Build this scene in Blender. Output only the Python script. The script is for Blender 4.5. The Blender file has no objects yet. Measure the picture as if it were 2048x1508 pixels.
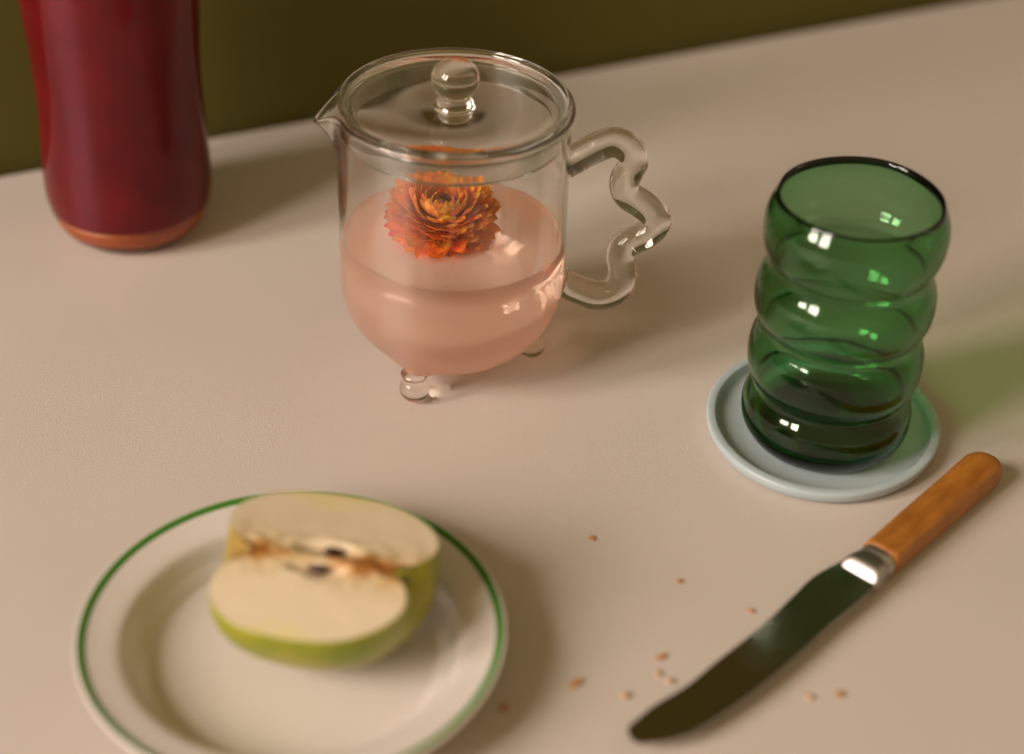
import bpy, bmesh, math, random
from mathutils import Vector, Matrix, noise

S = bpy.context.scene
COL = S.collection
R = math.radians

# ------------------------------------------------------------------ camera
PITCH, ROLL, CAM_H = R(35.5284), R(2.36302), 0.46994643
fw = Vector((0, math.cos(PITCH), -math.sin(PITCH)))
rt = Vector((1, 0, 0))
up = rt.cross(fw)
c_, s_ = math.cos(ROLL), math.sin(ROLL)
r2 = rt * c_ + up * s_
u2 = -rt * s_ + up * c_
camd = bpy.data.cameras.new('camera')
cam = bpy.data.objects.new('camera', camd)
COL.objects.link(cam)
M3 = Matrix((r2, u2, -fw)).transposed()
cam.matrix_world = Matrix.Translation((0, 0, CAM_H)) @ M3.to_4x4()
camd.sensor_width = 36.0
camd.lens = 3563.3049 / 2048 * 36
camd.clip_start = 0.01
camd.clip_end = 50
camd.dof.use_dof = True
camd.dof.focus_distance = 0.772
camd.dof.aperture_fstop = 3.1
S.camera = cam

# ------------------------------------------------------------------ world, lamps, exposure
W = bpy.data.worlds.new('World')
S.world = W
W.use_nodes = True
bg = W.node_tree.nodes['Background']
bg.inputs['Color'].default_value = (1.0, 0.74, 0.35, 1)
bg.inputs['Strength'].default_value = 0.37

WIN_C = Vector((-2.20, -0.86, 1.60))
WIN_N = Vector((0.83, 0.56, 0.0)).normalized()
WIN_T = Vector((-WIN_N.y, WIN_N.x, 0))
PANE_W, PANE_H, GAP, GAPV = 0.58, 0.74, 0.24, 0.10
for i in range(2):
    for j in range(2):
        ld = bpy.data.lights.new('window_pane_light', 'AREA')
        ld.shape = 'RECTANGLE'
        ld.size, ld.size_y = PANE_W, PANE_H
        ld.energy = 36.0
        ld.color = (1.0, 0.865, 0.765)
        lo = bpy.data.objects.new('window_pane_light', ld)
        COL.objects.link(lo)
        p = WIN_C + WIN_T * ((i - 0.5) * (PANE_W + GAP)) + Vector((0, 0, (j - 0.5) * (PANE_H + GAPV)))
        lo.matrix_world = Matrix.Translation(p) @ Matrix((WIN_T, Vector((0, 0, 1)), WIN_T.cross(Vector((0, 0, 1))))).transposed().to_4x4()
        # an area lamp shines along its local -Z: flip if it looks away from the table
        if (lo.matrix_world.to_3x3() @ Vector((0, 0, -1))).dot(WIN_N) < 0:
            lo.matrix_world = lo.matrix_world @ Matrix.Rotation(math.pi, 4, 'Y')

# small fill lamp added off to the right, lightens shadows and adds glints
l2 = bpy.data.lights.new('side_fill_light', 'AREA')
l2.shape = 'RECTANGLE'; l2.size, l2.size_y = 0.30, 0.42
l2.energy = 0.6
l2.color = (1.0, 0.84, 0.70)
o2 = bpy.data.objects.new('side_fill_light', l2)
COL.objects.link(o2)
o2.location = (1.55, 0.85, 0.95)
o2.rotation_euler = (Vector((0, 0.62, 0.05)) - Vector((1.55, 0.85, 0.95))).to_track_quat('-Z', 'Y').to_euler()

S.view_settings.view_transform = 'Standard'
S.view_settings.look = 'None'
S.view_settings.exposure = 0.10
S.view_settings.gamma = 1.0
S.view_settings.use_curve_mapping = False
cy = S.cycles
cy.max_bounces = 32
cy.transmission_bounces = 32
cy.glossy_bounces = 16
cy.diffuse_bounces = 5
cy.transparent_max_bounces = 16
cy.caustics_reflective = True
cy.caustics_refractive = True
cy.blur_glossy = 0.0
cy.sample_clamp_indirect = 0.0
cy.use_denoising = True
try:
    cy.denoiser = 'OPENIMAGEDENOISE'
except Exception:
    pass


# ------------------------------------------------------------------ helpers
def tag(o, label=None, cat=None, group=None, kind=None):
    if label: o['label'] = label
    if cat: o['category'] = cat
    if group: o['group'] = group
    if kind: o['kind'] = kind
    return o


def empty(name, loc, rot=(0, 0, 0)):
    o = bpy.data.objects.new(name, None)
    o.empty_display_size = 0.02
    COL.objects.link(o)
    o.location = loc
    o.rotation_euler = rot
    return o


def mesh_obj(name, verts, faces, mat, parent=None, smooth=True, recalc=True, loc=None, rot=None):
    me = bpy.data.meshes.new(name)
    me.from_pydata([tuple(v) for v in verts], [], faces)
    if recalc:
        bm = bmesh.new(); bm.from_mesh(me)
        bmesh.ops.recalc_face_normals(bm, faces=bm.faces)
        bm.to_mesh(me); bm.free()
    me.polygons.foreach_set('use_smooth', [smooth] * len(me.polygons))
    me.update()
    me.materials.append(mat)
    o = bpy.data.objects.new(name, me)
    COL.objects.link(o)
    if parent: o.parent = parent
    if loc is not None: o.location = loc
    if rot is not None: o.rotation_euler = rot
    return o


def spl(pts, k=6):
    """smooth Catmull-Rom line through the points"""
    pts = [Vector(p) for p in pts]
    n = len(pts)
    out = []
    for i in range(n - 1):
        p0 = pts[i - 1] if i > 0 else pts[i] * 2 - pts[i + 1]
        p1, p2 = pts[i], pts[i + 1]
        p3 = pts[i + 2] if i + 2 < n else pts[i + 1] * 2 - pts[i]
        for j in range(k):
            t = j / k
            out.append(0.5 * ((2 * p1) + (p2 - p0) * t + (2 * p0 - 5 * p1 + 4 * p2 - p3) * t * t
                              + (3 * p1 - p0 - 3 * p2 + p3) * t ** 3))
    out.append(pts[-1])
    return out


def lathe(profile, n=128, warp=None):
    """profile from axis to axis (r, z); returns verts, faces"""
    V, F = [], []
    rows = []
    for p in profile:
        r, z = p[0], p[1]
        if r < 1e-6:
            V.append(Vector((0, 0, z))); rows.append([len(V) - 1])
        else:
            row = []
            for i in range(n):
                a = 2 * math.pi * i / n
                V.append(Vector((r * math.cos(a), r * math.sin(a), z)))
                row.append(len(V) - 1)
            rows.append(row)
    for a, b in zip(rows, rows[1:]):
        if len(a) == 1 and len(b) == 1: continue
        for i in range(n):
            j = (i + 1) % n
            if len(a) == 1: F.append((a[0], b[i], b[j]))
            elif len(b) == 1: F.append((a[i], a[j], b[0]))
            else: F.append((a[i], a[j], b[j], b[i]))
    if warp:
        V = [warp(v) for v in V]
    return V, F


def nodes(name):
    m = bpy.data.materials.new(name)
    m.use_nodes = True
    nt = m.node_tree
    nt.nodes.clear()
    out = nt.nodes.new('ShaderNodeOutputMaterial')
    return m, nt, out


def principled(name, col, rough=0.5, spec=0.5, metal=0.0, coat=0.0, sss=0.0, sss_r=(1, .5, .3), sss_s=0.004,
               var=0.0, var_scale=60, bump=0.0, bump_scale=300, bump_dist=0.0005, trans=0.0, ior=1.45):
    m, nt, out = nodes(name)
    b = nt.nodes.new('ShaderNodeBsdfPrincipled')
    nt.links.new(b.outputs[0], out.inputs[0])
    b.inputs['Base Color'].default_value = (*col, 1)
    b.inputs['Roughness'].default_value = rough
    b.inputs['Specular IOR Level'].default_value = spec
    b.inputs['Metallic'].default_value = metal
    b.inputs['Coat Weight'].default_value = coat
    b.inputs['Coat Roughness'].default_value = 0.06
    b.inputs['IOR'].default_value = ior
    b.inputs['Transmission Weight'].default_value = trans
    if sss:
        b.inputs['Subsurface Weight'].default_value = sss
        b.inputs['Subsurface Radius'].default_value = sss_r
        b.inputs['Subsurface Scale'].default_value = sss_s
    tc = nt.nodes.new('ShaderNodeTexCoord')
    if var:
        nz = nt.nodes.new('ShaderNodeTexNoise')
        nz.inputs['Scale'].default_value = var_scale
        nz.inputs['Detail'].default_value = 5
        nt.links.new(tc.outputs['Object'], nz.inputs['Vector'])
        mp = nt.nodes.new('ShaderNodeMapRange')
        mp.inputs['From Min'].default_value = 0.3
        mp.inputs['From Max'].default_value = 0.7
        mp.inputs['To Min'].default_value = 1 - var
        mp.inputs['To Max'].default_value = 1 + var
        nt.links.new(nz.outputs['Fac'], mp.inputs['Value'])
        vm = nt.nodes.new('ShaderNodeVectorMath'); vm.operation = 'SCALE'
        vm.inputs[0].default_value = col
        nt.links.new(mp.outputs[0], vm.inputs['Scale'])
        nt.links.new(vm.outputs[0], b.inputs['Base Color'])
    if bump:
        n2 = nt.nodes.new('ShaderNodeTexNoise')
        n2.inputs['Scale'].default_value = bump_scale
        n2.inputs['Detail'].default_value = 3
        nt.links.new(tc.outputs['Object'], n2.inputs['Vector'])
        bp = nt.nodes.new('ShaderNodeBump')
        bp.inputs['Strength'].default_value = bump
        bp.inputs['Distance'].default_value = bump_dist
        nt.links.new(n2.outputs['Fac'], bp.inputs['Height'])
        nt.links.new(bp.outputs[0], b.inputs['Normal'])
    return m


def glass(name, col=(1, 1, 1), ior=1.5, rough=0.0, absorb=None, haze=0.0, hcol=(1, 1, 1)):
    m, nt, out = nodes(name)
    g = nt.nodes.new('ShaderNodeBsdfGlass')
    g.inputs['Color'].default_value = (*col, 1)
    g.inputs['IOR'].default_value = ior
    g.inputs['Roughness'].default_value = rough
    if haze:
        # faint vertical drawing lines in the glass: a weak sheen stretched up and down
        tg = nt.nodes.new('ShaderNodeTangent'); tg.direction_type = 'RADIAL'; tg.axis = 'Z'
        gl_ = nt.nodes.new('ShaderNodeBsdfAnisotropic')
        gl_.inputs['Color'].default_value = (*hcol, 1)
        gl_.inputs['Roughness'].default_value = 0.416
        gl_.inputs['Anisotropy'].default_value = 0.654
        gl_.inputs['Rotation'].default_value = 0.0
        nt.links.new(tg.outputs[0], gl_.inputs['Tangent'])
        mx = nt.nodes.new('ShaderNodeMixShader'); mx.inputs[0].default_value = haze
        nt.links.new(g.outputs[0], mx.inputs[1]); nt.links.new(gl_.outputs[0], mx.inputs[2])
        nt.links.new(mx.outputs[0], out.inputs[0])
    else:
        nt.links.new(g.outputs[0], out.inputs[0])
    if absorb:
        d, ac = absorb
        v = nt.nodes.new('ShaderNodeVolumeAbsorption')
        v.inputs['Color'].default_value = (*ac, 1)
        v.inputs['Density'].default_value = d
        nt.links.new(v.outputs[0], out.inputs['Volume'])
    return m


# ------------------------------------------------------------------ materials
def table_material():
    m, nt, out = nodes('table_laminate')
    b = nt.nodes.new('ShaderNodeBsdfPrincipled')
    nt.links.new(b.outputs[0], out.inputs[0])
    b.inputs['Roughness'].default_value = 0.55
    b.inputs['Specular IOR Level'].default_value = 0.3
    tc = nt.nodes.new('ShaderNodeTexCoord')
    n1 = nt.nodes.new('ShaderNodeTexNoise')
    n1.inputs['Scale'].default_value = 9
    n1.inputs['Detail'].default_value = 6
    nt.links.new(tc.outputs['Object'], n1.inputs['Vector'])
    cr = nt.nodes.new('ShaderNodeValToRGB')
    cr.color_ramp.elements[0].position = 0.3
    cr.color_ramp.elements[0].color = (0.535, 0.470, 0.422, 1)
    cr.color_ramp.elements[1].position = 0.72
    cr.color_ramp.elements[1].color = (0.562, 0.495, 0.446, 1)
    nt.links.new(n1.outputs['Fac'], cr.inputs[0])
    nt.links.new(cr.outputs[0], b.inputs['Base Color'])
    # fine pebbled (leather-like) grain
    vo = nt.nodes.new('ShaderNodeTexNoise')
    vo.inputs['Scale'].default_value = 1050
    vo.inputs['Detail'].default_value = 2.5
    vo.inputs['Roughness'].default_value = 0.55
    vo.inputs['Distortion'].default_value = 0.2
    nt.links.new(tc.outputs['Object'], vo.inputs['Vector'])
    bp = nt.nodes.new('ShaderNodeBump')
    bp.inputs['Strength'].default_value = 0.4
    bp.inputs['Distance'].default_value = 0.0003
    nt.links.new(vo.outputs['Fac'], bp.inputs['Height'])
    nt.links.new(bp.outputs[0], b.inputs['Normal'])
    return m


M_TABLE = table_material()
M_WALL = principled('olive_wall_paint', (0.094, 0.079, 0.018), rough=0.85, spec=0.15, var=0.07, var_scale=3.0,
                    bump=0.15, bump_scale=180, bump_dist=0.001)
M_GLASS = glass('clear_glass', (0.985, 0.985, 0.975), 1.49, haze=0.022)
M_LID = glass('clear_glass_lid', (0.985, 0.985, 0.975), 1.49)
M_ROD = glass('clear_glass_rod', (0.985, 0.98, 0.965), 1.49)
M_GREEN = glass('green_glass', (1, 1, 1), 1.5, rough=0.065, absorb=(570, (0.08, 0.605, 0.15)))
M_BOTTLE = glass('bottle_glass', (0.88, 0.93, 0.88), 1.33, haze=0.013, hcol=(0.95, 0.5, 0.8))
M_JUICE = principled('red_juice', (0.22, 0.009, 0.016), rough=0.5, spec=0.0, sss=0.5, sss_r=(1, .15, .1), sss_s=0.006,
                     var=0.18, var_scale=45)
M_LIT_BASE = principled('juice_lit_through_base', (0.55, 0.11, 0.018), rough=0.4, sss=0.5, sss_r=(1, .3, .1), sss_s=0.006)  # light passing through the thin juice at the base, painted as orange
M_CAP = principled('cap_metal', (0.55, 0.5, 0.42), rough=0.35, metal=1.0)
M_PLATE = principled('white_enamel', (0.64, 0.575, 0.54), rough=0.16, spec=0.5, var=0.02, var_scale=20)
M_RING = principled('green_enamel_line', (0.055, 0.19, 0.022), rough=0.18)
M_COASTER = principled('grey_blue_ceramic', (0.38, 0.445, 0.47), rough=0.3, spec=0.5, var=0.04, var_scale=60)
M_STEEL = principled('polished_steel', (0.50, 0.48, 0.45), rough=0.15, metal=1.0, bump=0.06, bump_scale=900,
                     bump_dist=0.0002)
M_BOLSTER = principled('worn_steel', (0.44, 0.41, 0.39), rough=0.42, metal=1.0)
M_SEED = principled('apple_seed', (0.045, 0.014, 0.010), rough=0.25)
M_CALYX = principled('dry_calyx', (0.05, 0.028, 0.015), rough=0.9)
M_CRUMB = principled('brown_crumb', (0.50, 0.25, 0.12), rough=0.8, var=0.35, var_scale=900)
M_CRUMB2 = principled('pale_crumb', (0.58, 0.38, 0.25), rough=0.8, var=0.25, var_scale=900)


def tea_material():
    """pink infusion: clear enough to see into, with a little cloud in it"""
    m, nt, out = nodes('pink_tea')
    g = nt.nodes.new('ShaderNodeBsdfGlass')
    g.inputs['Color'].default_value = (1.0, 0.895, 0.84, 1)
    g.inputs['IOR'].default_value = 1.33
    d = nt.nodes.new('ShaderNodeBsdfTranslucent')
    d.inputs['Color'].default_value = (1.0, 0.775, 0.68, 1)
    f = nt.nodes.new('ShaderNodeBsdfDiffuse')
    f.inputs['Color'].default_value = (1.0, 0.775, 0.68, 1)
    a = nt.nodes.new('ShaderNodeMixShader'); a.inputs[0].default_value = 0.62
    nt.links.new(d.outputs[0], a.inputs[1]); nt.links.new(f.outputs[0], a.inputs[2])
    mx = nt.nodes.new('ShaderNodeMixShader'); mx.inputs[0].default_value = 0.42
    nt.links.new(g.outputs[0], mx.inputs[1]); nt.links.new(a.outputs[0], mx.inputs[2])
    nt.links.new(mx.outputs[0], out.inputs[0])
    return m


M_TEA = tea_material()


def attr_material(name, attr, rough=0.6, transl=0.3):
    m, nt, out = nodes(name)
    at = nt.nodes.new('ShaderNodeAttribute'); at.attribute_name = attr
    d = nt.nodes.new('ShaderNodeBsdfPrincipled')
    d.inputs['Roughness'].default_value = rough
    d.inputs['Specular IOR Level'].default_value = 0.25
    t = nt.nodes.new('ShaderNodeBsdfTranslucent')
    nt.links.new(at.outputs['Color'], d.inputs['Base Color'])
    nt.links.new(at.outputs['Color'], t.inputs['Color'])
    mx = nt.nodes.new('ShaderNodeMixShader'); mx.inputs[0].default_value = transl
    nt.links.new(d.outputs[0], mx.inputs[1]); nt.links.new(t.outputs[0], mx.inputs[2])
    nt.links.new(mx.outputs[0], out.inputs[0])
    return m


M_PETAL = attr_material('petal', 'petal_colour', transl=0.42)


def flesh_material():
    """pale flesh that browns with age along the core (local X is the core axis)"""
    m, nt, out = nodes('apple_flesh')
    b = nt.nodes.new('ShaderNodeBsdfPrincipled')
    nt.links.new(b.outputs[0], out.inputs[0])
    b.inputs['Roughness'].default_value = 0.42
    b.inputs['Specular IOR Level'].default_value = 0.35
    b.inputs['Subsurface Weight'].default_value = 0.35
    b.inputs['Subsurface Radius'].default_value = (1.0, 0.6, 0.3)
    b.inputs['Subsurface Scale'].default_value = 0.003
    tc = nt.nodes.new('ShaderNodeTexCoord')
    sep = nt.nodes.new('ShaderNodeSeparateXYZ')
    nt.links.new(tc.outputs['Object'], sep.inputs[0])
    cb = nt.nodes.new('ShaderNodeCombineXYZ')
    nt.links.new(sep.outputs['Y'], cb.inputs['Y']); nt.links.new(sep.outputs['Z'], cb.inputs['Z'])
    ln = nt.nodes.new('ShaderNodeVectorMath'); ln.operation = 'LENGTH'
    nt.links.new(cb.outputs[0], ln.inputs[0])
    nz = nt.nodes.new('ShaderNodeTexNoise')
    nz.inputs['Scale'].default_value = 130; nz.inputs['Detail'].default_value = 5
    nt.links.new(tc.outputs['Object'], nz.inputs['Vector'])
    ma = nt.nodes.new('ShaderNodeMath'); ma.operation = 'MULTIPLY_ADD'
    ma.inputs[1].default_value = 0.014; ma.inputs[2].default_value = -0.007
    nt.links.new(nz.outputs['Fac'], ma.inputs[0])
    ad = nt.nodes.new('ShaderNodeMath'); ad.operation = 'ADD'
    nt.links.new(ma.outputs[0], ad.inputs[0]); nt.links.new(ln.outputs['Value'], ad.inputs[1])
    cr = nt.nodes.new('ShaderNodeValToRGB')
    e = cr.color_ramp.elements
    e[0].position = 0.0; e[0].color = (0.30, 0.12, 0.03, 1)
    e[1].position = 1.0; e[1].color = (0.66, 0.55, 0.30, 1)
    for pos, col in ((0.05, (0.36, 0.14, 0.03)), (0.10, (0.50, 0.29, 0.11)), (0.19, (0.60, 0.46, 0.28)),
                     (0.42, (0.66, 0.54, 0.38)), (0.84, (0.67, 0.555, 0.40))):
        q = e.new(pos); q.color = (*col, 1)
    # the middle of the core stays pale, both ends have browned
    sx = nt.nodes.new('ShaderNodeMath'); sx.operation = 'ADD'; sx.inputs[1].default_value = 0.005
    nt.links.new(sep.outputs['X'], sx.inputs[0])
    ab = nt.nodes.new('ShaderNodeMath'); ab.operation = 'ABSOLUTE'; nt.links.new(sx.outputs[0], ab.inputs[0])
    pm = nt.nodes.new('ShaderNodeMapRange')
    pm.inputs['From Min'].default_value = 0.005; pm.inputs['From Max'].default_value = 0.016
    pm.inputs['To Min'].default_value = 0.0052; pm.inputs['To Max'].default_value = -0.0005
    nt.links.new(ab.outputs[0], pm.inputs['Value'])
    a2_ = nt.nodes.new('ShaderNodeMath'); a2_.operation = 'ADD'
    nt.links.new(ad.outputs[0], a2_.inputs[0]); nt.links.new(pm.outputs[0], a2_.inputs[1])
    mr = nt.nodes.new('ShaderNodeMapRange')
    mr.inputs['From Min'].default_value = 0.0; mr.inputs['From Max'].default_value = 0.040
    nt.links.new(a2_.outputs[0], mr.inputs['Value'])
    nt.links.new(mr.outputs[0], cr.inputs[0])
    nt.links.new(cr.outputs[0], b.inputs['Base Color'])
    n2 = nt.nodes.new('ShaderNodeTexNoise'); n2.inputs['Scale'].default_value = 500
    nt.links.new(tc.outputs['Object'], n2.inputs['Vector'])
    bp = nt.nodes.new('ShaderNodeBump'); bp.inputs['Strength'].default_value = 0.25
    bp.inputs['Distance'].default_value = 0.0006
    nt.links.new(n2.outputs['Fac'], bp.inputs['Height']); nt.links.new(bp.outputs[0], b.inputs['Normal'])
    return m


M_FLESH = flesh_material()


def skin_material():
    m, nt, out = nodes('apple_skin')
    b = nt.nodes.new('ShaderNodeBsdfPrincipled')
    nt.links.new(b.outputs[0], out.inputs[0])
    b.inputs['Roughness'].default_value = 0.32
    b.inputs['Coat Weight'].default_value = 0.08
    b.inputs['Coat Roughness'].default_value = 0.2
    tc = nt.nodes.new('ShaderNodeTexCoord')
    nz = nt.nodes.new('ShaderNodeTexNoise'); nz.inputs['Scale'].default_value = 40; nz.inputs['Detail'].default_value = 4
    nt.links.new(tc.outputs['Object'], nz.inputs['Vector'])
    cr = nt.nodes.new('ShaderNodeValToRGB')
    cr.color_ramp.elements[0].position = 0.3; cr.color_ramp.elements[0].color = (0.19, 0.235, 0.010, 1)
    cr.color_ramp.elements[1].position = 0.75; cr.color_ramp.elements[1].color = (0.42, 0.345, 0.018, 1)
    nt.links.new(nz.outputs['Fac'], cr.inputs[0])
    vo = nt.nodes.new('ShaderNodeTexVoronoi'); vo.inputs['Scale'].default_value = 330
    nt.links.new(tc.outputs['Object'], vo.inputs['Vector'])
    mr = nt.nodes.new('ShaderNodeMapRange')
    mr.inputs['From Min'].default_value = 0.08; mr.inputs['From Max'].default_value = 0.16
    mr.inputs['To Min'].default_value = 0.5; mr.inputs['To Max'].default_value = 0.0
    nt.links.new(vo.outputs['Distance'], mr.inputs['Value'])
    mx = nt.nodes.new('ShaderNodeMixRGB'); mx.inputs['Color2'].default_value = (0.5, 0.5, 0.2, 1)
    nt.links.new(mr.outputs[0], mx.inputs[0]); nt.links.new(cr.outputs[0], mx.inputs['Color1'])
    # russet round the stem end (local -X)
    sp_ = nt.nodes.new('ShaderNodeSeparateXYZ'); nt.links.new(tc.outputs['Object'], sp_.inputs[0])
    cb = nt.nodes.new('ShaderNodeCombineXYZ')
    nt.links.new(sp_.outputs['Y'], cb.inputs['Y']); nt.links.new(sp_.outputs['Z'], cb.inputs['Z'])
    ln = nt.nodes.new('ShaderNodeVectorMath'); ln.operation = 'LENGTH'; nt.links.new(cb.outputs[0], ln.inputs[0])
    ma = nt.nodes.new('ShaderNodeMath'); ma.operation = 'MULTIPLY_ADD'
    ma.inputs[1].default_value = 0.012; nt.links.new(nz.outputs['Fac'], ma.inputs[0]); nt.links.new(ln.outputs['Value'], ma.inputs[2])
    m2 = nt.nodes.new('ShaderNodeMapRange')
    m2.inputs['From Min'].default_value = 0.013; m2.inputs['From Max'].default_value = 0.023
    m2.inputs['To Min'].default_value = 0.85; m2.inputs['To Max'].default_value = 0.0
    nt.links.new(ma.outputs[0], m2.inputs['Value'])
    xs = nt.nodes.new('ShaderNodeMapRange')
    xs.inputs['From Min'].default_value = -0.020; xs.inputs['From Max'].default_value = 0.0
    xs.inputs['To Min'].default_value = 1.0; xs.inputs['To Max'].default_value = 0.0
    nt.links.new(sp_.outputs['X'], xs.inputs['Value'])
    ml = nt.nodes.new('ShaderNodeMath'); ml.operation = 'MULTIPLY'
    nt.links.new(m2.outputs[0], ml.inputs[0]); nt.links.new(xs.outputs[0], ml.inputs[1])
    m3 = nt.nodes.new('ShaderNodeMixRGB'); m3.inputs['Color2'].default_value = (0.30, 0.17, 0.045, 1)
    nt.links.new(ml.outputs[0], m3.inputs[0]); nt.links.new(mx.outputs[0], m3.inputs['Color1'])
    nt.links.new(m3.outputs[0], b.inputs['Base Color'])
    return m


M_SKIN = skin_material()


def handle_material():
    """butterscotch celluloid with darker worn patches along the grain (local X)"""
    m, nt, out = nodes('butterscotch_handle')
    b = nt.nodes.new('ShaderNodeBsdfPrincipled')
    nt.links.new(b.outputs[0], out.inputs[0])
    b.inputs['Roughness'].default_value = 0.48
    b.inputs['Subsurface Weight'].default_value = 0.15
    b.inputs['Subsurface Radius'].default_value = (1, .4, .1)
    b.inputs['Subsurface Scale'].default_value = 0.002
    tc = nt.nodes.new('ShaderNodeTexCoord')
    mp = nt.nodes.new('ShaderNodeMapping'); mp.inputs['Scale'].default_value = (35, 120, 60)
    nt.links.new(tc.outputs['Object'], mp.inputs['Vector'])
    nz = nt.nodes.new('ShaderNodeTexNoise'); nz.inputs['Scale'].default_value = 1.6; nz.inputs['Detail'].default_value = 6
    nt.links.new(mp.outputs[0], nz.inputs['Vector'])
    cr = nt.nodes.new('ShaderNodeValToRGB')
    cr.color_ramp.elements[0].position = 0.32; cr.color_ramp.elements[0].color = (0.26, 0.086, 0.011, 1)
    cr.color_ramp.elements[1].position = 0.62; cr.color_ramp.elements[1].color = (0.39, 0.145, 0.020, 1)
    nt.links.new(nz.outputs['Fac'], cr.inputs[0])
    nt.links.new(cr.outputs[0], b.inputs['Base Color'])
    return m


M_HANDLE = handle_material()

# ------------------------------------------------------------------ the setting
WL0, WL1 = Vector((-0.2757, 0.8253, 0)), Vector((0.3065, 1.117, 0))
wd = (WL1 - WL0).normalized()                       # along the wall
wn = Vector((wd.y, -wd.x, 0))                       # from the wall towards the camera
A = WL0 - wd * 1.6
B = WL0 + wd * 2.6
# tabletop: a slab with a softly rounded back edge a few mm off the wall
rr = 0.004
prof = [(2.2, 0.0)] + [(rr - rr * math.sin(t), -rr + rr * math.cos(t)) for t in [i * math.pi / 12 for i in range(7)]] + [(0.0, -0.03), (2.2, -0.03)]
V, F = [], []
for P in (A, B):
    for d, z in prof:
        q = P + wn * (d + 0.002)
        V.append((q.x, q.y, z))
k = len(prof)
F = [(i, (i + 1) % k, (i + 1) % k + k, i + k) for i in range(k)] + [tuple(range(k))[::-1], tuple(range(k, 2 * k))]
tab = mesh_obj('table', V, F, M_TABLE, smooth=False)
tag(tab, kind='structure')
V, F = [], []
for P in (A - wd * 0.6, B + wd * 0.6):
    for d, z in ((-0.004, -0.8), (-0.004, 2.2), (-0.104, 2.2), (-0.104, -0.8)):
        q = P + wn * d
        V.append((q.x, q.y, z))
F = [(0, 1, 5, 4), (1, 2, 6, 5), (2, 3, 7, 6), (3, 0, 4, 7), (0, 3, 2, 1), (4, 5, 6, 7)]
wall = mesh_obj('wall', V, F, M_WALL, smooth=False)
tag(wall, kind='structure')

# ------------------------------------------------------------------ juice bottle
bot = empty('juice_bottle', (-0.1958, 0.7785, 0))
tag(bot, 'tall waisted glass bottle of dark red juice standing against the olive wall', 'bottle')
outer = spl([(0.0305, 0.0016), (0.0345, 0.0048), (0.0385, 0.012), (0.0408, 0.022), (0.0412, 0.034), (0.0405, 0.052),
             (0.0398, 0.072), (0.0400, 0.093), (0.0414, 0.118), (0.0425, 0.140), (0.0415, 0.165), (0.036, 0.190),
             (0.026, 0.214), (0.019, 0.234), (0.0175, 0.255), (0.0175, 0.268)], 6)
inner = [(max(p[0] - 0.0020, 0.0), p[1]) for p in outer if p[1] > 0.0070]
bp_ = [(0, 0.003), (0.018, 0.0026), (0.026, 0.0006), (0.029, 0.0)] + [tuple(p[:2]) for p in outer] \
    + [(0.0165, 0.2695)] + [(q[0], q[1]) for q in reversed(inner)] + [(0.0318, 0.0060), (0.0285, 0.0054), (0.015, 0.0058), (0, 0.0060)]
V, F = lathe(bp_, 96)
mesh_obj('glass_body', V, F, M_BOTTLE, bot)
jp = [(0, 0.0160)] + [(0.031, 0.0160)] + [(q[0] + 0.0004, q[1]) for q in inner if 0.0160 < q[1] < 0.215] + [(0.012, 0.216), (0, 0.216)]
V, F = lathe(jp, 96)
mesh_obj('juice', V, F, M_JUICE, bot)
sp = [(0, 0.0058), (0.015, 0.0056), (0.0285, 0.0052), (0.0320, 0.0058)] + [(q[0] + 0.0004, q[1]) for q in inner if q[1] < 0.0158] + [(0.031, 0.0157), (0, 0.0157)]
V, F = lathe(sp, 96)  # separate orange body: its colour stands for light through the bottle's base
tag(mesh_obj('lit_juice_base', V, F, M_LIT_BASE, bot), 'bright orange band at the bottom of the red juice, coloured as light through the base')
V, F = lathe([(0, 0.2735), (0.017, 0.2735), (0.0188, 0.272), (0.0192, 0.256), (0.0178, 0.255), (0.0178, 0.2705), (0, 0.2705)], 64)
mesh_obj('cap', V, F, M_CAP, bot)

# ------------------------------------------------------------------ teapot
TX, TY = -0.02858, 0.6717
pot = empty('glass_teapot', (TX, TY, 0))
tag(pot, 'clear glass teapot with wavy handle, ball feet and knobbed lid, half full of pink tea', 'teapot')
RO, RI = 0.0497, 0.0480
ZC, BH = 0.046, 0.0425


def bowl(ro, zc, bh, n=26):
    return [(ro * math.sin(t) ** 0.94 if t > 0 else 0.0, zc - bh * math.cos(t)) for t in [i * math.pi / 2 / n for i in range(n + 1)]]


po = bowl(RO, ZC, BH)
po += [(RO, z) for z in (0.055, 0.065, 0.075, 0.085, 0.095, 0.105)]
po += [tuple(p[:2]) for p in spl([(0.0497, 0.112), (0.0498, 0.118), (0.0499, 0.1225), (0.0503, 0.1262), (0.0507, 0.1284), (0.0503, 0.1298),
                                  (0.0495, 0.1300), (0.0489, 0.1291), (0.0485, 0.1265), (0.0482, 0.1225), (RI, 0.116)], 5)]
pi_ = [(RI, z) for z in (0.105, 0.095, 0.085, 0.075, 0.065, 0.055)] + list(reversed(bowl(RI, ZC, BH - 0.0017)))
SP_A = math.pi + R(3)


FEET = [(0.0369 * math.cos(R(a)), 0.0369 * math.sin(R(a))) for a in (-112.7, 7.0, 127.3)]


def teat(v):
    if v.z > 0.034: return v
    k = sum(math.exp(-(((v.x - x) ** 2 + (v.y - y) ** 2) / 0.0078 ** 2)) for x, y in FEET)
    return Vector((v.x, v.y, v.z - 0.0042 * k))


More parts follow.
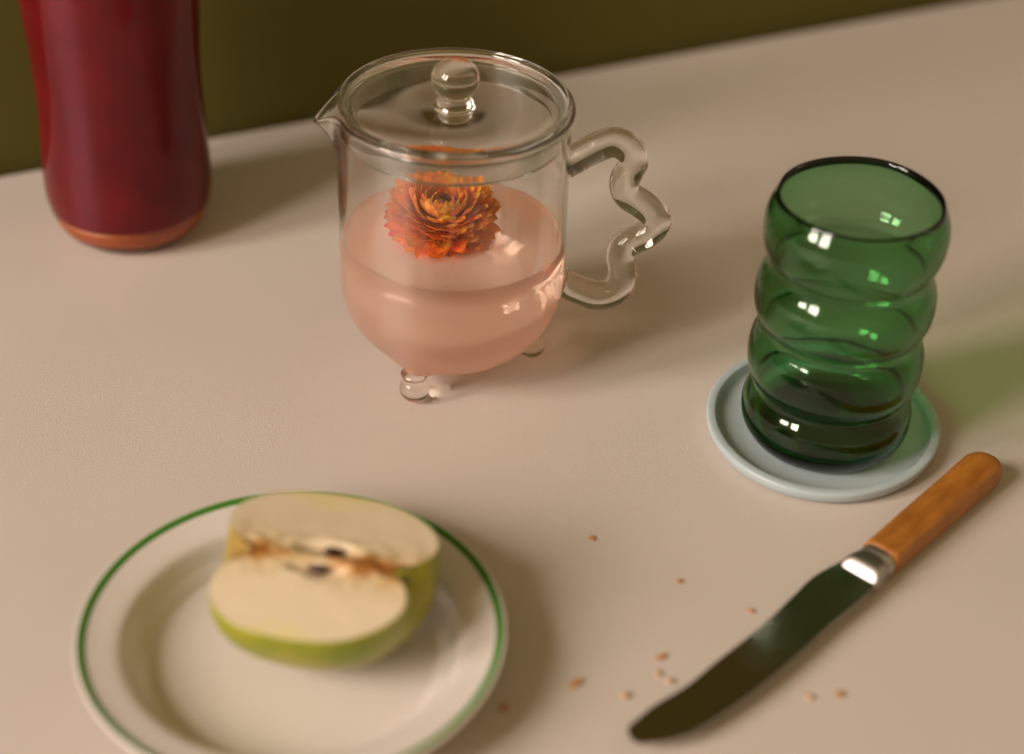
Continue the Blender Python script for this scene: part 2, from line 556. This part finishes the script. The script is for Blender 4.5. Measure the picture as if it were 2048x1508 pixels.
def spout_warp(v):
    v = teat(v)
    r = math.hypot(v.x, v.y)
    if v.z < 0.088 or r < 0.04: return v
    a = math.atan2(v.y, v.x)
    d = abs((a - SP_A + math.pi) % (2 * math.pi) - math.pi)
    h = max(0.0, min(1.0, (v.z - 0.094) / 0.034))
    w = h * h * (0.35 + 0.65 * h)
    t = max(0.0, 1 - d / 0.36)
    k = 0.5 * t ** 1.25 + 0.5 * math.exp(-(d / 0.15) ** 2)
    dr = 0.0086 * w * k
    s = (r + dr) / r
    return Vector((v.x * s, v.y * s, v.z - 0.0088 * k * max(0, (v.z - 0.106) / 0.024)))


V, F = lathe(po + pi_, 192, spout_warp)
# split the spout region off as a part of its own; the shared border keeps the surface whole
tmp = mesh_obj('body', V, F, M_GLASS, pot)
me = tmp.data
nrm = [v.normal.copy() for v in me.vertices]
sel, rest = [], []
for p in me.polygons:
    c = p.center
    a = math.atan2(c.y, c.x)
    d = abs((a - SP_A + math.pi) % (2 * math.pi) - math.pi)
    (sel if (d < 0.37 and c.z > 0.096) else rest).append(tuple(p.vertices))


def submesh(name, faces, parent, mat):
    used = sorted({i for f in faces for i in f})
    mp = {i: k for k, i in enumerate(used)}
    o = mesh_obj(name, [me.vertices[i].co for i in used], [tuple(mp[i] for i in f) for f in faces], mat, parent, recalc=False)
    o.data.normals_split_custom_set_from_vertices([nrm[i] for i in used])
    return o


submesh('spout', sel, pot, M_GLASS)
ob = submesh('body', rest, pot, M_GLASS)
bpy.data.objects.remove(tmp)
ob.name = 'body'

# feet
fp = [(0, 0.0)] + [(0.0068 * math.sin(t), 0.0068 - 0.0068 * math.cos(t)) for t in [R(a) for a in range(12, 133, 8)]] \
    + [(0.0051, 0.0119), (0.0052, 0.0127), (0.0058, 0.0138), (0.0062, 0.0146), (0, 0.0148)]
fV, fF = lathe(fp, 48)
for a in (-112.7, 7.0, 127.3):
    mesh_obj('foot', fV, fF, M_ROD, pot, loc=(0.0369 * math.cos(R(a)), 0.0369 * math.sin(R(a)), 0.0))

# wavy handle: one bent glass rod
side = Vector((TY, -TX, 0)).normalized()
hp = [(0.0484, 0.0420), (0.0515, 0.0408), (0.0575, 0.0379), (0.066, 0.0350), (0.0738, 0.0385), (0.0764, 0.0480), (0.0742, 0.0565),
      (0.0768, 0.0632), (0.0838, 0.0668), (0.0898, 0.0744), (0.0838, 0.0818), (0.0752, 0.0875), (0.0733, 0.0950), (0.0766, 0.1015),
      (0.0758, 0.1083), (0.0682, 0.1132), (0.0593, 0.1094), (0.0520, 0.1048), (0.0484, 0.1033)]
path = [side * p[0] + Vector((0, 0, p[1])) for p in hp]
path = spl(path, 10)
for _ in range(14):
    path = [path[0]] + [(path[i - 1] + 2 * path[i] + path[i + 1]) / 4 for i in range(1, len(path) - 1)] + [path[-1]]
bn = side.cross(Vector((0, 0, 1))).normalized()
V, F = [], []
NR = 28
for i, p in enumerate(path):
    t = (path[min(i + 1, len(path) - 1)] - path[max(i - 1, 0)]).normalized()
    n_ = bn.cross(t).normalized()
    rad = 0.0065
    e_ = min(i, len(path) - 1 - i)
    if e_ < 12: rad += 0.0011 * (1 - e_ / 12) ** 2
    for j in range(NR):
        a = 2 * math.pi * j / NR
        V.append(p + n_ * math.cos(a) * rad + bn * math.sin(a) * rad)
for i in range(len(path) - 1):
    for j in range(NR):
        j2 = (j + 1) % NR
        F.append((i * NR + j, i * NR + j2, (i + 1) * NR + j2, (i + 1) * NR + j))
F.append(tuple(range(NR))[::-1]); F.append(tuple(range((len(path) - 1) * NR, len(path) * NR)))
mesh_obj('handle', V, F, M_ROD, pot)

# lid: flanged disc with a sunk middle, an inner skirt and a ball knob
top = spl([(0.0070, 0.1290), (0.011, 0.1289), (0.018, 0.1288), (0.030, 0.1288), (0.039, 0.1292), (0.0450, 0.1302), (0.0463, 0.1314),
           (0.0472, 0.1322), (0.0481, 0.1323), (0.0488, 0.1318), (0.0490, 0.1311), (0.0486, 0.1305), (0.0478, 0.1302), (0.0472, 0.1296),
           (0.0469, 0.1275), (0.0467, 0.1220), (0.0466, 0.1175), (0.0462, 0.1162), (0.0455, 0.1162), (0.0451, 0.1175), (0.0450, 0.1220),
           (0.0446, 0.1262), (0.0425, 0.1271), (0.036, 0.1270), (0.026, 0.1268), (0.016, 0.1265), (0.011, 0.1263), (0.0070, 0.1262)], 5)
top = [(p[0], p[1]) for p in top]
top.append(top[0])
V, F = lathe(top, 160)
lid = mesh_obj('lid', V, F, M_LID, pot)
kp = [(0, 0.1205)] + [tuple(p[:2]) for p in spl([(0.0030, 0.1209), (0.0064, 0.1229), (0.0086, 0.1262), (0.0086, 0.1290), (0.0070, 0.1313), (0.0057, 0.1324), (0.0064, 0.1337), (0.0087, 0.1362),
           (0.0101, 0.1402), (0.0094, 0.1445), (0.0068, 0.1478), (0.0033, 0.1494)], 5)] + [(0, 0.1498)]
V, F = lathe(kp, 64)
mesh_obj('knob', V, F, M_ROD, lid)

# tea
ZL = 0.0665
tb = [(p[0], p[1]) for p in bowl(RI + 0.00025, ZC, BH - 0.0017 + 0.0002)]
tp = tb + [(RI + 0.00025, 0.056), (RI + 0.00025, ZL + 0.0012)] + [(RI - 0.0004, ZL + 0.0008), (RI - 0.0014, ZL + 0.0002), (RI - 0.003, ZL), (0.03, ZL), (0.015, ZL), (0, ZL)]
V, F = lathe(tp, 128, teat)
tea = mesh_obj('tea', V, F, M_TEA, loc=(TX, TY, 0))
tag(tea, 'cloudy pale pink tea filling the lower half of the clear glass teapot', 'tea')

# ------------------------------------------------------------------ flower
rnd = random.Random(7)


def petals(name, rows, parent, mat):
    V, F, C = [], [], []
    for (cnt, r0, z0, ln, wd_, el0, curl, ca, cb, jit) in rows:
        for i in range(cnt):
            az = 2 * math.pi * (i + rnd.uniform(-.3, .3)) / cnt + rnd.random() * 0.15
            L = ln * rnd.uniform(0.82, 1.12)
            Wd = wd_ * rnd.uniform(0.8, 1.2)
            el = el0 + rnd.uniform(-jit, jit)
            cu = curl * rnd.uniform(0.7, 1.4)
            tw = rnd.uniform(-.35, .35)
            cc = [a * rnd.uniform(0.8, 1.2) for a in ca]
            cd = [a * rnd.uniform(0.75, 1.25) for a in cb]
            o = Vector((math.cos(az), math.sin(az), 0))
            s = Vector((-math.sin(az), math.cos(az), 0))
            p = o * r0 + Vector((0, 0, z0))
            ang = el
            base = len(V)
            N = 9
            for q in range(N):
                u = q / (N - 1)
                w = Wd * (0.55 + 1.5 * u) * (1 - u) ** 0.62 if u < 1 else 0.0
                w = Wd * (math.sin(min(1, u * 0.98 + .15) * math.pi) ** 0.5) if u < 0.98 else 0.0
                d = o * math.cos(ang) + Vector((0, 0, math.sin(ang)))
                nn = s.cross(d).normalized() * -1
                ss = (s * math.cos(tw * u) + nn * math.sin(tw * u))
                cup = 0.38 * w
                for k2 in (-1, -0.5, 0, 0.5, 1):
                    V.append(p + ss * (w * k2) + nn * (cup * (k2 * k2)))
                    ridge = 0.84 + 0.16 * (1 - abs(k2)) + rnd.uniform(-.08, .08)
                    C.append([max(0, (a * (1 - u) + b * u) * ridge) for a, b in zip(cc, cd)])
                p = p + d * (L / (N - 1))
                ang += cu / (N - 1)
            for q in range(N - 1):
                for k2 in range(4):
                    a_ = base + q * 5 + k2
                    F.append((a_, a_ + 1, a_ + 6, a_ + 5))
    o = mesh_obj(name, V, F, mat, parent, recalc=False)
    ca_ = o.data.color_attributes.new('petal_colour', 'FLOAT_COLOR', 'POINT')
    for i, c in enumerate(C):
        ca_.data[i].color = (c[0], c[1], c[2], 1)
    return o


fl = empty('orange_flower', (TX - 0.0054, TY + 0.0020, ZL + 0.0052), (R(20), R(-4), 0.4))
fl.scale = (1.12, 1.12, 1.0)
tag(fl, 'orange dried strawflower with pointed petals floating on the pink tea', 'flower')
ORd, ORm, ORl, YE, PK = (0.93, 0.16, 0.015), (0.97, 0.28, 0.020), (0.99, 0.42, 0.040), (0.99, 0.54, 0.085), (0.94, 0.19, 0.07)
petals('outer_petals', [
    (39, 0.0115, -0.005, 0.0115, 0.0034, R(-30), R(50), ORd, PK, .3),
    (41, 0.0125, -0.002, 0.0120, 0.0034, R(-14), R(44), ORd, PK, .28),
    (44, 0.0125, 0.001, 0.0122, 0.0034, R(0), R(42), ORm, ORl, .25),
    (44, 0.0122, 0.004, 0.0124, 0.0033, R(14), R(36), ORm, ORl, .22),
    (44, 0.0116, 0.007, 0.0124, 0.0032, R(28), R(30), ORm, ORl, .2),
    (41, 0.0106, 0.0095, 0.0136, 0.0028, R(40), R(30), ORm, YE, .2)], fl, M_PETAL)
petals('inner_petals', [
    (28, 0.0092, 0.0110, 0.0118, 0.0030, R(50), R(38), ORm, YE, .18),
    (26, 0.0076, 0.0118, 0.0098, 0.0025, R(58), R(50), ORm, YE, .16),
    (22, 0.0060, 0.0122, 0.0078, 0.0020, R(64), R(66), ORm, YE, .16),
    (18, 0.0044, 0.0124, 0.0062, 0.0015, R(70), R(80), ORd, ORl, .16)], fl, M_PETAL)
petals('flower_centre', [
    (22, 0.0026, 0.0122, 0.0046, 0.0008, R(76), R(60), (0.30, 0.06, 0.012), (0.55, 0.16, 0.03), .2),
    (18, 0.0011, 0.0122, 0.0042, 0.0006, R(84), R(10), (0.06, 0.02, 0.006), (0.09, 0.04, 0.015), .2)], fl, M_PETAL)
V, F = lathe([(0, -0.003), (0.007, -0.002), (0.0115, 0.002), (0.0105, 0.007), (0.007, 0.0105), (0, 0.0105)], 40)
o = mesh_obj('flower_head', V, F, principled('flower_head', (0.30, 0.05, 0.012), rough=0.8), fl)

# ------------------------------------------------------------------ coaster and green glass
OV = R(71.4)


def oval(k):
    ca, sa = math.cos(OV), math.sin(OV)

    def f(v):
        x = v.x * ca + v.y * sa; y = -v.x * sa + v.y * ca
        x *= 1 + k; y *= 1 - k
        return Vector((x * ca - y * sa, x * sa + y * ca, v.z))
    return f


cp = [(0, 0.0012), (0.044, 0.0012), (0.046, 0.0)] + [tuple(p[:2]) for p in spl([(0.0485, 0.0002), (0.0508, 0.0012), (0.0524, 0.0034), (0.0530, 0.0058),
      (0.0527, 0.0070), (0.0515, 0.0075), (0.0498, 0.0075), (0.0489, 0.0071), (0.0482, 0.0052), (0.0475, 0.0030)], 5)] + [(0.0464, 0.0026), (0.0448, 0.0025), (0.03, 0.0025), (0, 0.0025)]
V, F = lathe(cp, 128, oval(0.042))
coa = mesh_obj('coaster', V, F, M_COASTER, loc=(0.1369, 0.6285, 0))
tag(coa, 'round pale grey blue coaster with a raised rim under the green glass', 'coaster')

go = [(0.0275, 0.0003), (0.0312, 0.0012)]
tiers = [(0.0022, 0.0268, 0.0326, 0.0371, 0.0322), (0.0268, 0.0564, 0.0322, 0.0376, 0.0323), (0.0564, 0.0862, 0.0323, 0.0379, 0.0325), (0.0862, 0.1160, 0.0325, 0.0378, 0.0340)]
for z0, z1, ra, rb_, rc in tiers:
    for q in range(17):
        t = q / 16
        if q == 0 and z0 > 0.003: continue
        base = ra + (rc - ra) * t
        bul = (rb_ - (ra + rc) / 2) * max(0.0, 1 - abs(2 * t - 1) ** 2.45)
        go.append((base + bul, z0 + (z1 - z0) * t))
for _ in range(2):                                   # soften the pinches
    go = [go[0], go[1]] + [((go[i - 1][0] + 2 * go[i][0] + go[i + 1][0]) / 4, go[i][1]) for i in range(2, len(go) - 1)] + [go[-1]]
go = [(p[0], p[1]) for p in go]
inn = []
for i in range(len(go)):
    a = Vector(go[max(i - 1, 0)]); b = Vector(go[min(i + 1, len(go) - 1)])
    t = (b - a).normalized()
    n_ = Vector((-t.y, t.x))
    th = 0.0021
    q = Vector(go[i]) + n_ * th
    if q.y > 0.0075 and go[i][1] > 0.008:
        inn.append((q.x, q.y))
gp = [(0, 0.0022), (0.012, 0.0018), (0.023, 0.0004), (0.0255, 0.0)] + go + [(0.0337, 0.1173), (0.0329, 0.1173)] + list(reversed(inn)) \
    + [tuple(p[:2]) for p in spl([(0.0312, 0.0080), (0.0282, 0.0062), (0.020, 0.0057), (0.008, 0.0062)], 4)] + [(0, 0.0064)]
ov_ = oval(0.014)


def blown(v):                                        # hand blown: the wall wanders by a tenth of a millimetre
    v = ov_(v)
    r = math.hypot(v.x, v.y)
    if r < 0.02: return v
    k = 1 + 0.0075 * noise.noise(v * 38) + 0.0030 * noise.noise(v * 110)
    return Vector((v.x * k, v.y * k, v.z + 0.0006 * noise.noise(v * 30 + Vector((5, 2, 1))) * min(1, v.z / 0.02)))


V, F = lathe(gp, 144, blown)
gl = mesh_obj('tumbler', V, F, M_GREEN, loc=(0.1364, 0.6238, 0.0026))
tag(gl, 'bubbled green glass tumbler with four bulging tiers standing empty on the coaster', 'glass')

# ------------------------------------------------------------------ plate
pl = empty('side_plate', (-0.0757, 0.4716, 0))
tag(pl, 'white enamel side plate with a green line round its rim, holding a cut apple', 'plate')
a1 = [tuple(p[:2]) for p in spl([(0.046, 0.0), (0.050, 0.0010), (0.056, 0.0070), (0.0615, 0.0126), (0.069, 0.0148), (0.0752, 0.0162), (0.0772, 0.0168), (0.0777, 0.0180)], 5)]
a2 = [tuple(p[:2]) for p in spl([(0.0776, 0.0187), (0.0771, 0.0190), (0.0766, 0.0189)], 3)]
ringp = [tuple(p[:2]) for p in spl([(0.0766, 0.0189), (0.0752, 0.0185), (0.0738, 0.0180)], 3)]
a3 = [tuple(p[:2]) for p in spl([(0.0738, 0.0180), (0.070, 0.01715), (0.0635, 0.0158), (0.0608, 0.0142), (0.0582, 0.0100), (0.0552, 0.0052), (0.0520, 0.0032), (0.046, 0.0028), (0.03, 0.0026)], 5)]
V, F = lathe([(0, 0.0014), (0.042, 0.0014), (0.044, 0.0)] + a1 + a2 + a3 + [(0, 0.0026)], 160)
mesh_obj('dish', V, F, M_PLATE, pl)
# the painted line: a thin raised band of enamel on the rim
lift = 0.00018
rb = [(p[0], p[1] + (lift if 0 < i < len(ringp) - 1 else 0.00006)) for i, p in enumerate(ringp)]
V, F = lathe(rb + [(p[0], p[1] - 0.0004) for p in reversed(ringp)] + [rb[0]], 160)
mesh_obj('rim_line', V, F, M_RING, pl)

# ------------------------------------------------------------------ half apple, cut in two strokes that meet at the core
AXZ = 0.0447
ap = empty('cut_apple', (-0.0658, 0.4800, AXZ), (0, 0, R(-10.0)))
tag(ap, 'green apple cut in half, pale flesh and browned core facing up, lying on the plate', 'apple')
aprof = spl([(-.0255, 0), (-.0275, .0022), (-.0315, .0060), (-.0350, .0110), (-.0366, .0170), (-.0355, .0245), (-.0300, .0318), (-.0200, .0368), (-.0060, .0388),
             (.0090, .0380), (.0210, .0342), (.0306, .0272), (.0356, .0198), (.0363, .0136), (.0342, .0078), (.0305, .0035), (.0285, 0)], 4)
aprof = [(p[0] * 1.06, max(p[1], 0) * 1.075) for p in aprof]
PS0, PS1 = R(190), R(352)
NP = 72


def lob(psi, s):
    # five faint lobes, strongest at the eye end
    return 1 + 0.018 * math.cos(5 * psi) * (0.5 + max(0, s) / 0.035)


def apoint(s, r, psi, sc=1.0):
    t = (psi - PS0) / (PS1 - PS0)
    f = 0.905 + 0.115 * t * t * (3 - 2 * t) + 0.05 * math.sin(math.pi * t)          # an uneven apple: fuller towards the far lobe
    q = r * lob(psi, s) * sc * f
    return Vector((s * f * (sc * 0.5 + 0.5), math.cos(psi) * q, math.sin(psi) * q))


def ax_s(k, n):
    return (-.0255 + (.0285 + .0255) * k / (n - 1)) * 1.06


def apple_shell(sc):
    V, F = [], []
    n = len(aprof)
    for i in range(NP + 1):
        psi = PS0 + (PS1 - PS0) * i / NP
        for s, r in aprof:
            V.append(apoint(s, r, psi, sc))
    for i in range(NP):
        for k in range(n - 1):
            F.append((i * n + k, i * n + k + 1, (i + 1) * n + k + 1, (i + 1) * n + k))
    return V, F


V, F = apple_shell(0.992)
n = len(aprof)
NL = 36
for psi, i0, sgn in ((PS0, 0, 1), (PS1, NP * n, -1)):
    nrm_ = Vector((0, -math.sin(psi), math.cos(psi))) * sgn      # into the flesh
    idx = []
    for q in range(NL + 1):
        row = []
        lam = q / NL
        for k in range(n):
            if q == NL:
                row.append(i0 + k); continue
            s = aprof[k][0] * 0.996 * lam + ax_s(k, n) * (1 - lam)
            r = aprof[k][1] * lam
            v = apoint(s, r, psi, 0.992)
            # seed chamber, vascular dents and slight knife ripples
            rho = r
            e = ((s - 0.001) / 0.0135) ** 2 + ((rho - 0.0058) / 0.0048) ** 2
            dep = 0.0042 * max(0, 1 - e) ** 0.7 if e < 1 else 0
            dep += 0.0009 * noise.noise(Vector((s * 220, rho * 260, psi * 3))) * max(0, 1 - rho / 0.02)
            dep += 0.00025 * noise.noise(Vector((s * 90, rho * 90, psi)))
            if s < -.018: dep += 0.0016 * max(0, (-.018 - s) / .008) * max(0, 1 - rho / .006)
            if s > .021: dep += 0.0022 * max(0, (s - .021) / .008) * max(0, 1 - rho / .006)
            V.append(v + nrm_ * dep)
            row.append(len(V) - 1)
        idx.append(row)
    for q in range(NL):
        for k in range(n - 1):
            F.append((idx[q][k], idx[q][k + 1], idx[q + 1][k + 1], idx[q + 1][k]))
bm = bmesh.new()
vs = [bm.verts.new(v) for v in V]
for f in F:
    try: bm.faces.new([vs[i] for i in f])
    except Exception: pass
bmesh.ops.remove_doubles(bm, verts=bm.verts, dist=1e-6)
bmesh.ops.recalc_face_normals(bm, faces=bm.faces)
me2 = bpy.data.meshes.new('flesh'); bm.to_mesh(me2); bm.free()
me2.polygons.foreach_set('use_smooth', [True] * len(me2.polygons))
me2.materials.append(M_FLESH)
fo = bpy.data.objects.new('flesh', me2); COL.objects.link(fo); fo.parent = ap
md = fo.modifiers.new('edges', 'EDGE_SPLIT'); md.split_angle = R(50)
V, F = apple_shell(1.0)
sk = mesh_obj('skin', V, F, M_SKIN, ap)
md = sk.modifiers.new('thickness', 'SOLIDIFY'); md.thickness = 0.00035; md.offset = -1
# seeds lying in the open chambers
sV, sF = lathe([(0, -.0040), (.0011, -.0035), (.0019, -.0018), (.0021, 0.0), (.0017, .0020), (.0009, .0036), (0, .0044)], 20,
               lambda v: Vector((v.x, v.y * 0.62, v.z)))
for psi, s, rho, tw in ((PS0, 0.0000, 0.0048, 80), (PS1, 0.0030, 0.0066, 100)):
    sgn = 1 if psi == PS0 else -1
    p = apoint(s, rho, psi) + Vector((0, -math.sin(psi), math.cos(psi))) * sgn * 0.0017
    mesh_obj('seed', sV, sF, M_SEED, ap, loc=p, rot=(psi, R(tw), 0))
# dried calyx at the eye end
V, F = [], []
for i in range(9):
    a = PS0 + (PS1 - PS0) * (i + .5) / 9
    d = Vector((0, math.cos(a), math.sin(a))); t = Vector((0, -math.sin(a), math.cos(a)))
    b0 = Vector((.0288, 0, 0)) + d * .0022
    tip = Vector((.0335 + rnd.uniform(0, .0012), 0, 0)) + d * (.0042 + rnd.uniform(-.001, .001))
    k = len(V)
    V += [b0 + t * .0010, b0 - t * .0010, tip, b0 + Vector((-.0006, 0, 0)) + d * .0007]
    F += [(k, k + 1, k + 2), (k, k + 2, k + 3), (k + 1, k + 3, k + 2), (k, k + 3, k + 1)]
mesh_obj('calyx', V, F, M_CALYX, ap, smooth=False)

# ------------------------------------------------------------------ knife
KA = Vector((0.1480, 0.5355, 0)); KB = Vector((0.2052, 0.6010, 0))
kd = (KB - KA).normalized()
kn_yaw = math.atan2(kd.y, kd.x)
kn = empty('table_knife', (KA.x, KA.y, 0), (0, 0, kn_yaw))
tag(kn, 'old table knife with a butterscotch handle and broad curved steel blade', 'knife')
ky = Vector((-kd.y, kd.x, 0))
KL = (KB - KA).length
ZB = 0.0070


def loc2(p):
    v = Vector((p[0], p[1], 0)) - KA
    return v.dot(kd), v.dot(ky)


up_ = [(0.1380, 0.5360), (0.1214, 0.5229), (0.1124, 0.5121), (0.1032, 0.5003), (0.0932, 0.4886), (0.0801, 0.4747), (0.0675, 0.4608), (0.0554, 0.4507), (0.0478, 0.4422)]
lo_ = [(0.1487, 0.5243), (0.1363, 0.5090), (0.1237, 0.4955), (0.1103, 0.4795), (0.0954, 0.4628), (0.0803, 0.4481), (0.0691, 0.4388), (0.0600, 0.4345), (0.0530, 0.4332)]
U = spl([(*loc2(p), 0) for p in up_], 6)
L_ = spl([(*loc2(p), 0) for p in lo_], 6)
tipm = Vector((*loc2((0.0462, 0.4352)), 0))
V, F = [], []
NX = 8
rows = list(zip(U, L_))
u0, l0 = rows[-1]
ctr = (u0 + l0) / 2
for q in range(1, 7):                                 # rounded tip
    t = q / 6 * math.pi / 2
    off = (tipm - ctr) * math.sin(t) * 0.9
    rows.append((ctr + (u0 - ctr) * math.cos(t) + off, ctr + (l0 - ctr) * math.cos(t) + off))
nr = len(rows)
for sgn in (1, -1):
    for i, (a, b) in enumerate(rows):
        fr = i / (nr - 1)
        th = 0.0009 * (1 - 0.35 * fr)
        zc = ZB - 0.0012 * fr
        for j in range(NX + 1):
            v = (0, 0.03, 0.2, 0.35, 0.5, 0.65, 0.8, 0.97, 1)[j]
            q = a * (1 - v) + b * v
            prof_ = 1.0 if i < nr - 1 else 0.3
            V.append(Vector((q.x, q.y, zc + sgn * th * prof_ * (0.1 if j in (0, NX) and sgn < 0 else 1))))
m_ = nr * (NX + 1)
for base in (0, m_):
    for i in range(nr - 1):
        for j in range(NX):
            a = base + i * (NX + 1) + j
            F.append((a, a + 1, a + NX + 2, a + NX + 1))
loop = [i * (NX + 1) for i in range(nr)] + [(nr - 1) * (NX + 1) + j for j in range(1, NX + 1)] + [i * (NX + 1) + NX for i in range(nr - 2, -1, -1)] + [j for j in range(NX - 1, 0, -1)]
for a, b in zip(loop, loop[1:] + loop[:1]):
    F.append((a, b, b + m_, a + m_))
bl_ = mesh_obj('blade', V, F, M_STEEL, kn)
md = bl_.modifiers.new('edges', 'EDGE_SPLIT'); md.split_angle = R(25)


def super_ring(x, hw, hh, zc, n=40, e=2.6):
    out = []
    for i in range(n):
        t = 2 * math.pi * i / n
        c, s = math.cos(t), math.sin(t)
        out.append(Vector((x, hw * math.copysign(abs(c) ** (2 / e), c), zc + hh * math.copysign(abs(s) ** (2 / e), s))))
    return out


def loft(rings):
    V, F = [], []
    n = len(rings[0])
    for r in rings: V += r
    for i in range(len(rings) - 1):
        for j in range(n):
            j2 = (j + 1) % n
            F.append((i * n + j, i * n + j2, (i + 1) * n + j2, (i + 1) * n + j))
    F.append(tuple(range(n))[::-1]); F.append(tuple(range((len(rings) - 1) * n, len(rings) * n)))
    return V, F


# bolster: shoulder flowing out of the blade, then a turned collar
br_ = [super_ring(x, hw, hh, zc, e=e_) for x, hw, hh, zc, e_ in (
    (-0.0158, 0.0085, 0.0007, 0.0066, 4), (-0.0153, 0.0085, 0.0012, 0.0066, 4), (-0.0145, 0.0085, 0.0024, 0.0065, 5), (-0.0135, 0.0085, 0.0038, 0.0064, 5),
    (-0.0123, 0.0084, 0.0052, 0.0063, 5), (-0.0112, 0.0083, 0.0059, 0.0062, 4.5), (-0.0095, 0.0081, 0.0061, 0.0062, 4),
    (-0.0070, 0.0079, 0.0059, 0.0062, 3.5), (-0.0050, 0.0076, 0.0056, 0.0062, 3), (-0.0043, 0.0070, 0.0052, 0.0062, 2.6),
    (-0.0036, 0.0070, 0.0052, 0.0062, 2.6), (-0.0030, 0.0076, 0.0057, 0.0062, 2.6), (-0.0014, 0.0078, 0.0059, 0.0062, 2.6), (0.0000, 0.0077, 0.0058, 0.0062, 2.6), (0.0004, 0.0072, 0.0055, 0.0062, 2.6))]
V, F = loft(br_)
mesh_obj('bolster', V, F, M_BOLSTER, kn)
hs = []
for i in range(25):
    t = i / 24
    x = 0.0004 + (KL - 0.0004 - 0.0085) * t
    hs.append(super_ring(x, 0.0078 + 0.0008 * t, 0.0058 + 0.0006 * t, 0.0064, e=3.6))
xe = hs[-1][0].x
for q in range(1, 9):
    t = q / 8 * math.pi / 2
    hs.append(super_ring(xe + 0.0085 * math.sin(t), max(0.0086 * math.cos(t) ** 0.8, 0.0006), max(0.0064 * math.cos(t) ** 0.45, 0.0006), 0.0064, e=3.2 - q * .1))
V, F = loft(hs)
mesh_obj('handle', V, F, M_HANDLE, kn)

# ------------------------------------------------------------------ crumbs
crumbs = [
    ((0.0351, 0.5478), .0022, 1.0, 0, 'dark brown crumb lying alone in the shadow cast by the apple'),
    ((0.0688, 0.5244), .0020, 1.0, 0, 'single brown crumb between the apple shadow and the middle of the blade'),
    ((0.0957, 0.5089), .0022, 1.2, 0, 'brown crumb nearest to the knife collar, just left of the blade'),
    ((0.0598, 0.4818), .0040, 1.9, 0, 'longer reddish brown crumb, uppermost of the cluster beside the blade'),
    ((0.0581, 0.4731), .0024, 1.1, 1, 'faint pale crumb just below the longer reddish crumb'),
    ((0.0622, 0.4694), .0028, 1.2, 1, 'pale crumb almost touching the left edge of the knife blade'),
    ((0.0458, 0.4609), .0028, 1.1, 1, 'pale orange crumb between the plate and the knife tip'),
    ((0.0276, 0.4662), .0052, 2.1, 0, 'longest orange brown crumb, at the edge of the plate shadow'),
    ((0.0024, 0.4528), .0030, 1.1, 0, 'dark crumb close against the rim of the plate'),
    ((0.1131, 0.4642), .0026, 1.2, 1, 'pale crumb on the handle side of the blade, left one of a pair'),
    ((0.1247, 0.4662), .0026, 1.1, 0, 'browner crumb below the knife, right one of a pair')]
for i, ((x, y), sz, asp, kd_, lab) in enumerate(crumbs):
    sz *= 1.3
    bm = bmesh.new()
    bmesh.ops.create_icosphere(bm, subdivisions=2, radius=0.5)
    for v in bm.verts:
        k = 1 + 0.55 * noise.noise(v.co * 2.6 + Vector((i * 3.1, i, 0)))
        v.co = Vector((v.co.x * sz * k, v.co.y * sz * k / asp, (v.co.z * 0.42 * k) * sz / asp))
    zmin = min(v.co.z for v in bm.verts)
    for v in bm.verts: v.co.z -= zmin
    me3 = bpy.data.meshes.new('crumb'); bm.to_mesh(me3); bm.free()
    me3.materials.append(M_CRUMB2 if kd_ else M_CRUMB)
    o = bpy.data.objects.new('crumb', me3); COL.objects.link(o)
    o.location = (x, y, 0); o.rotation_euler = (0, 0, 0.75 if asp > 1.5 else i * 1.3)
    tag(o, lab, 'crumb', 'crumbs scattered on the table')
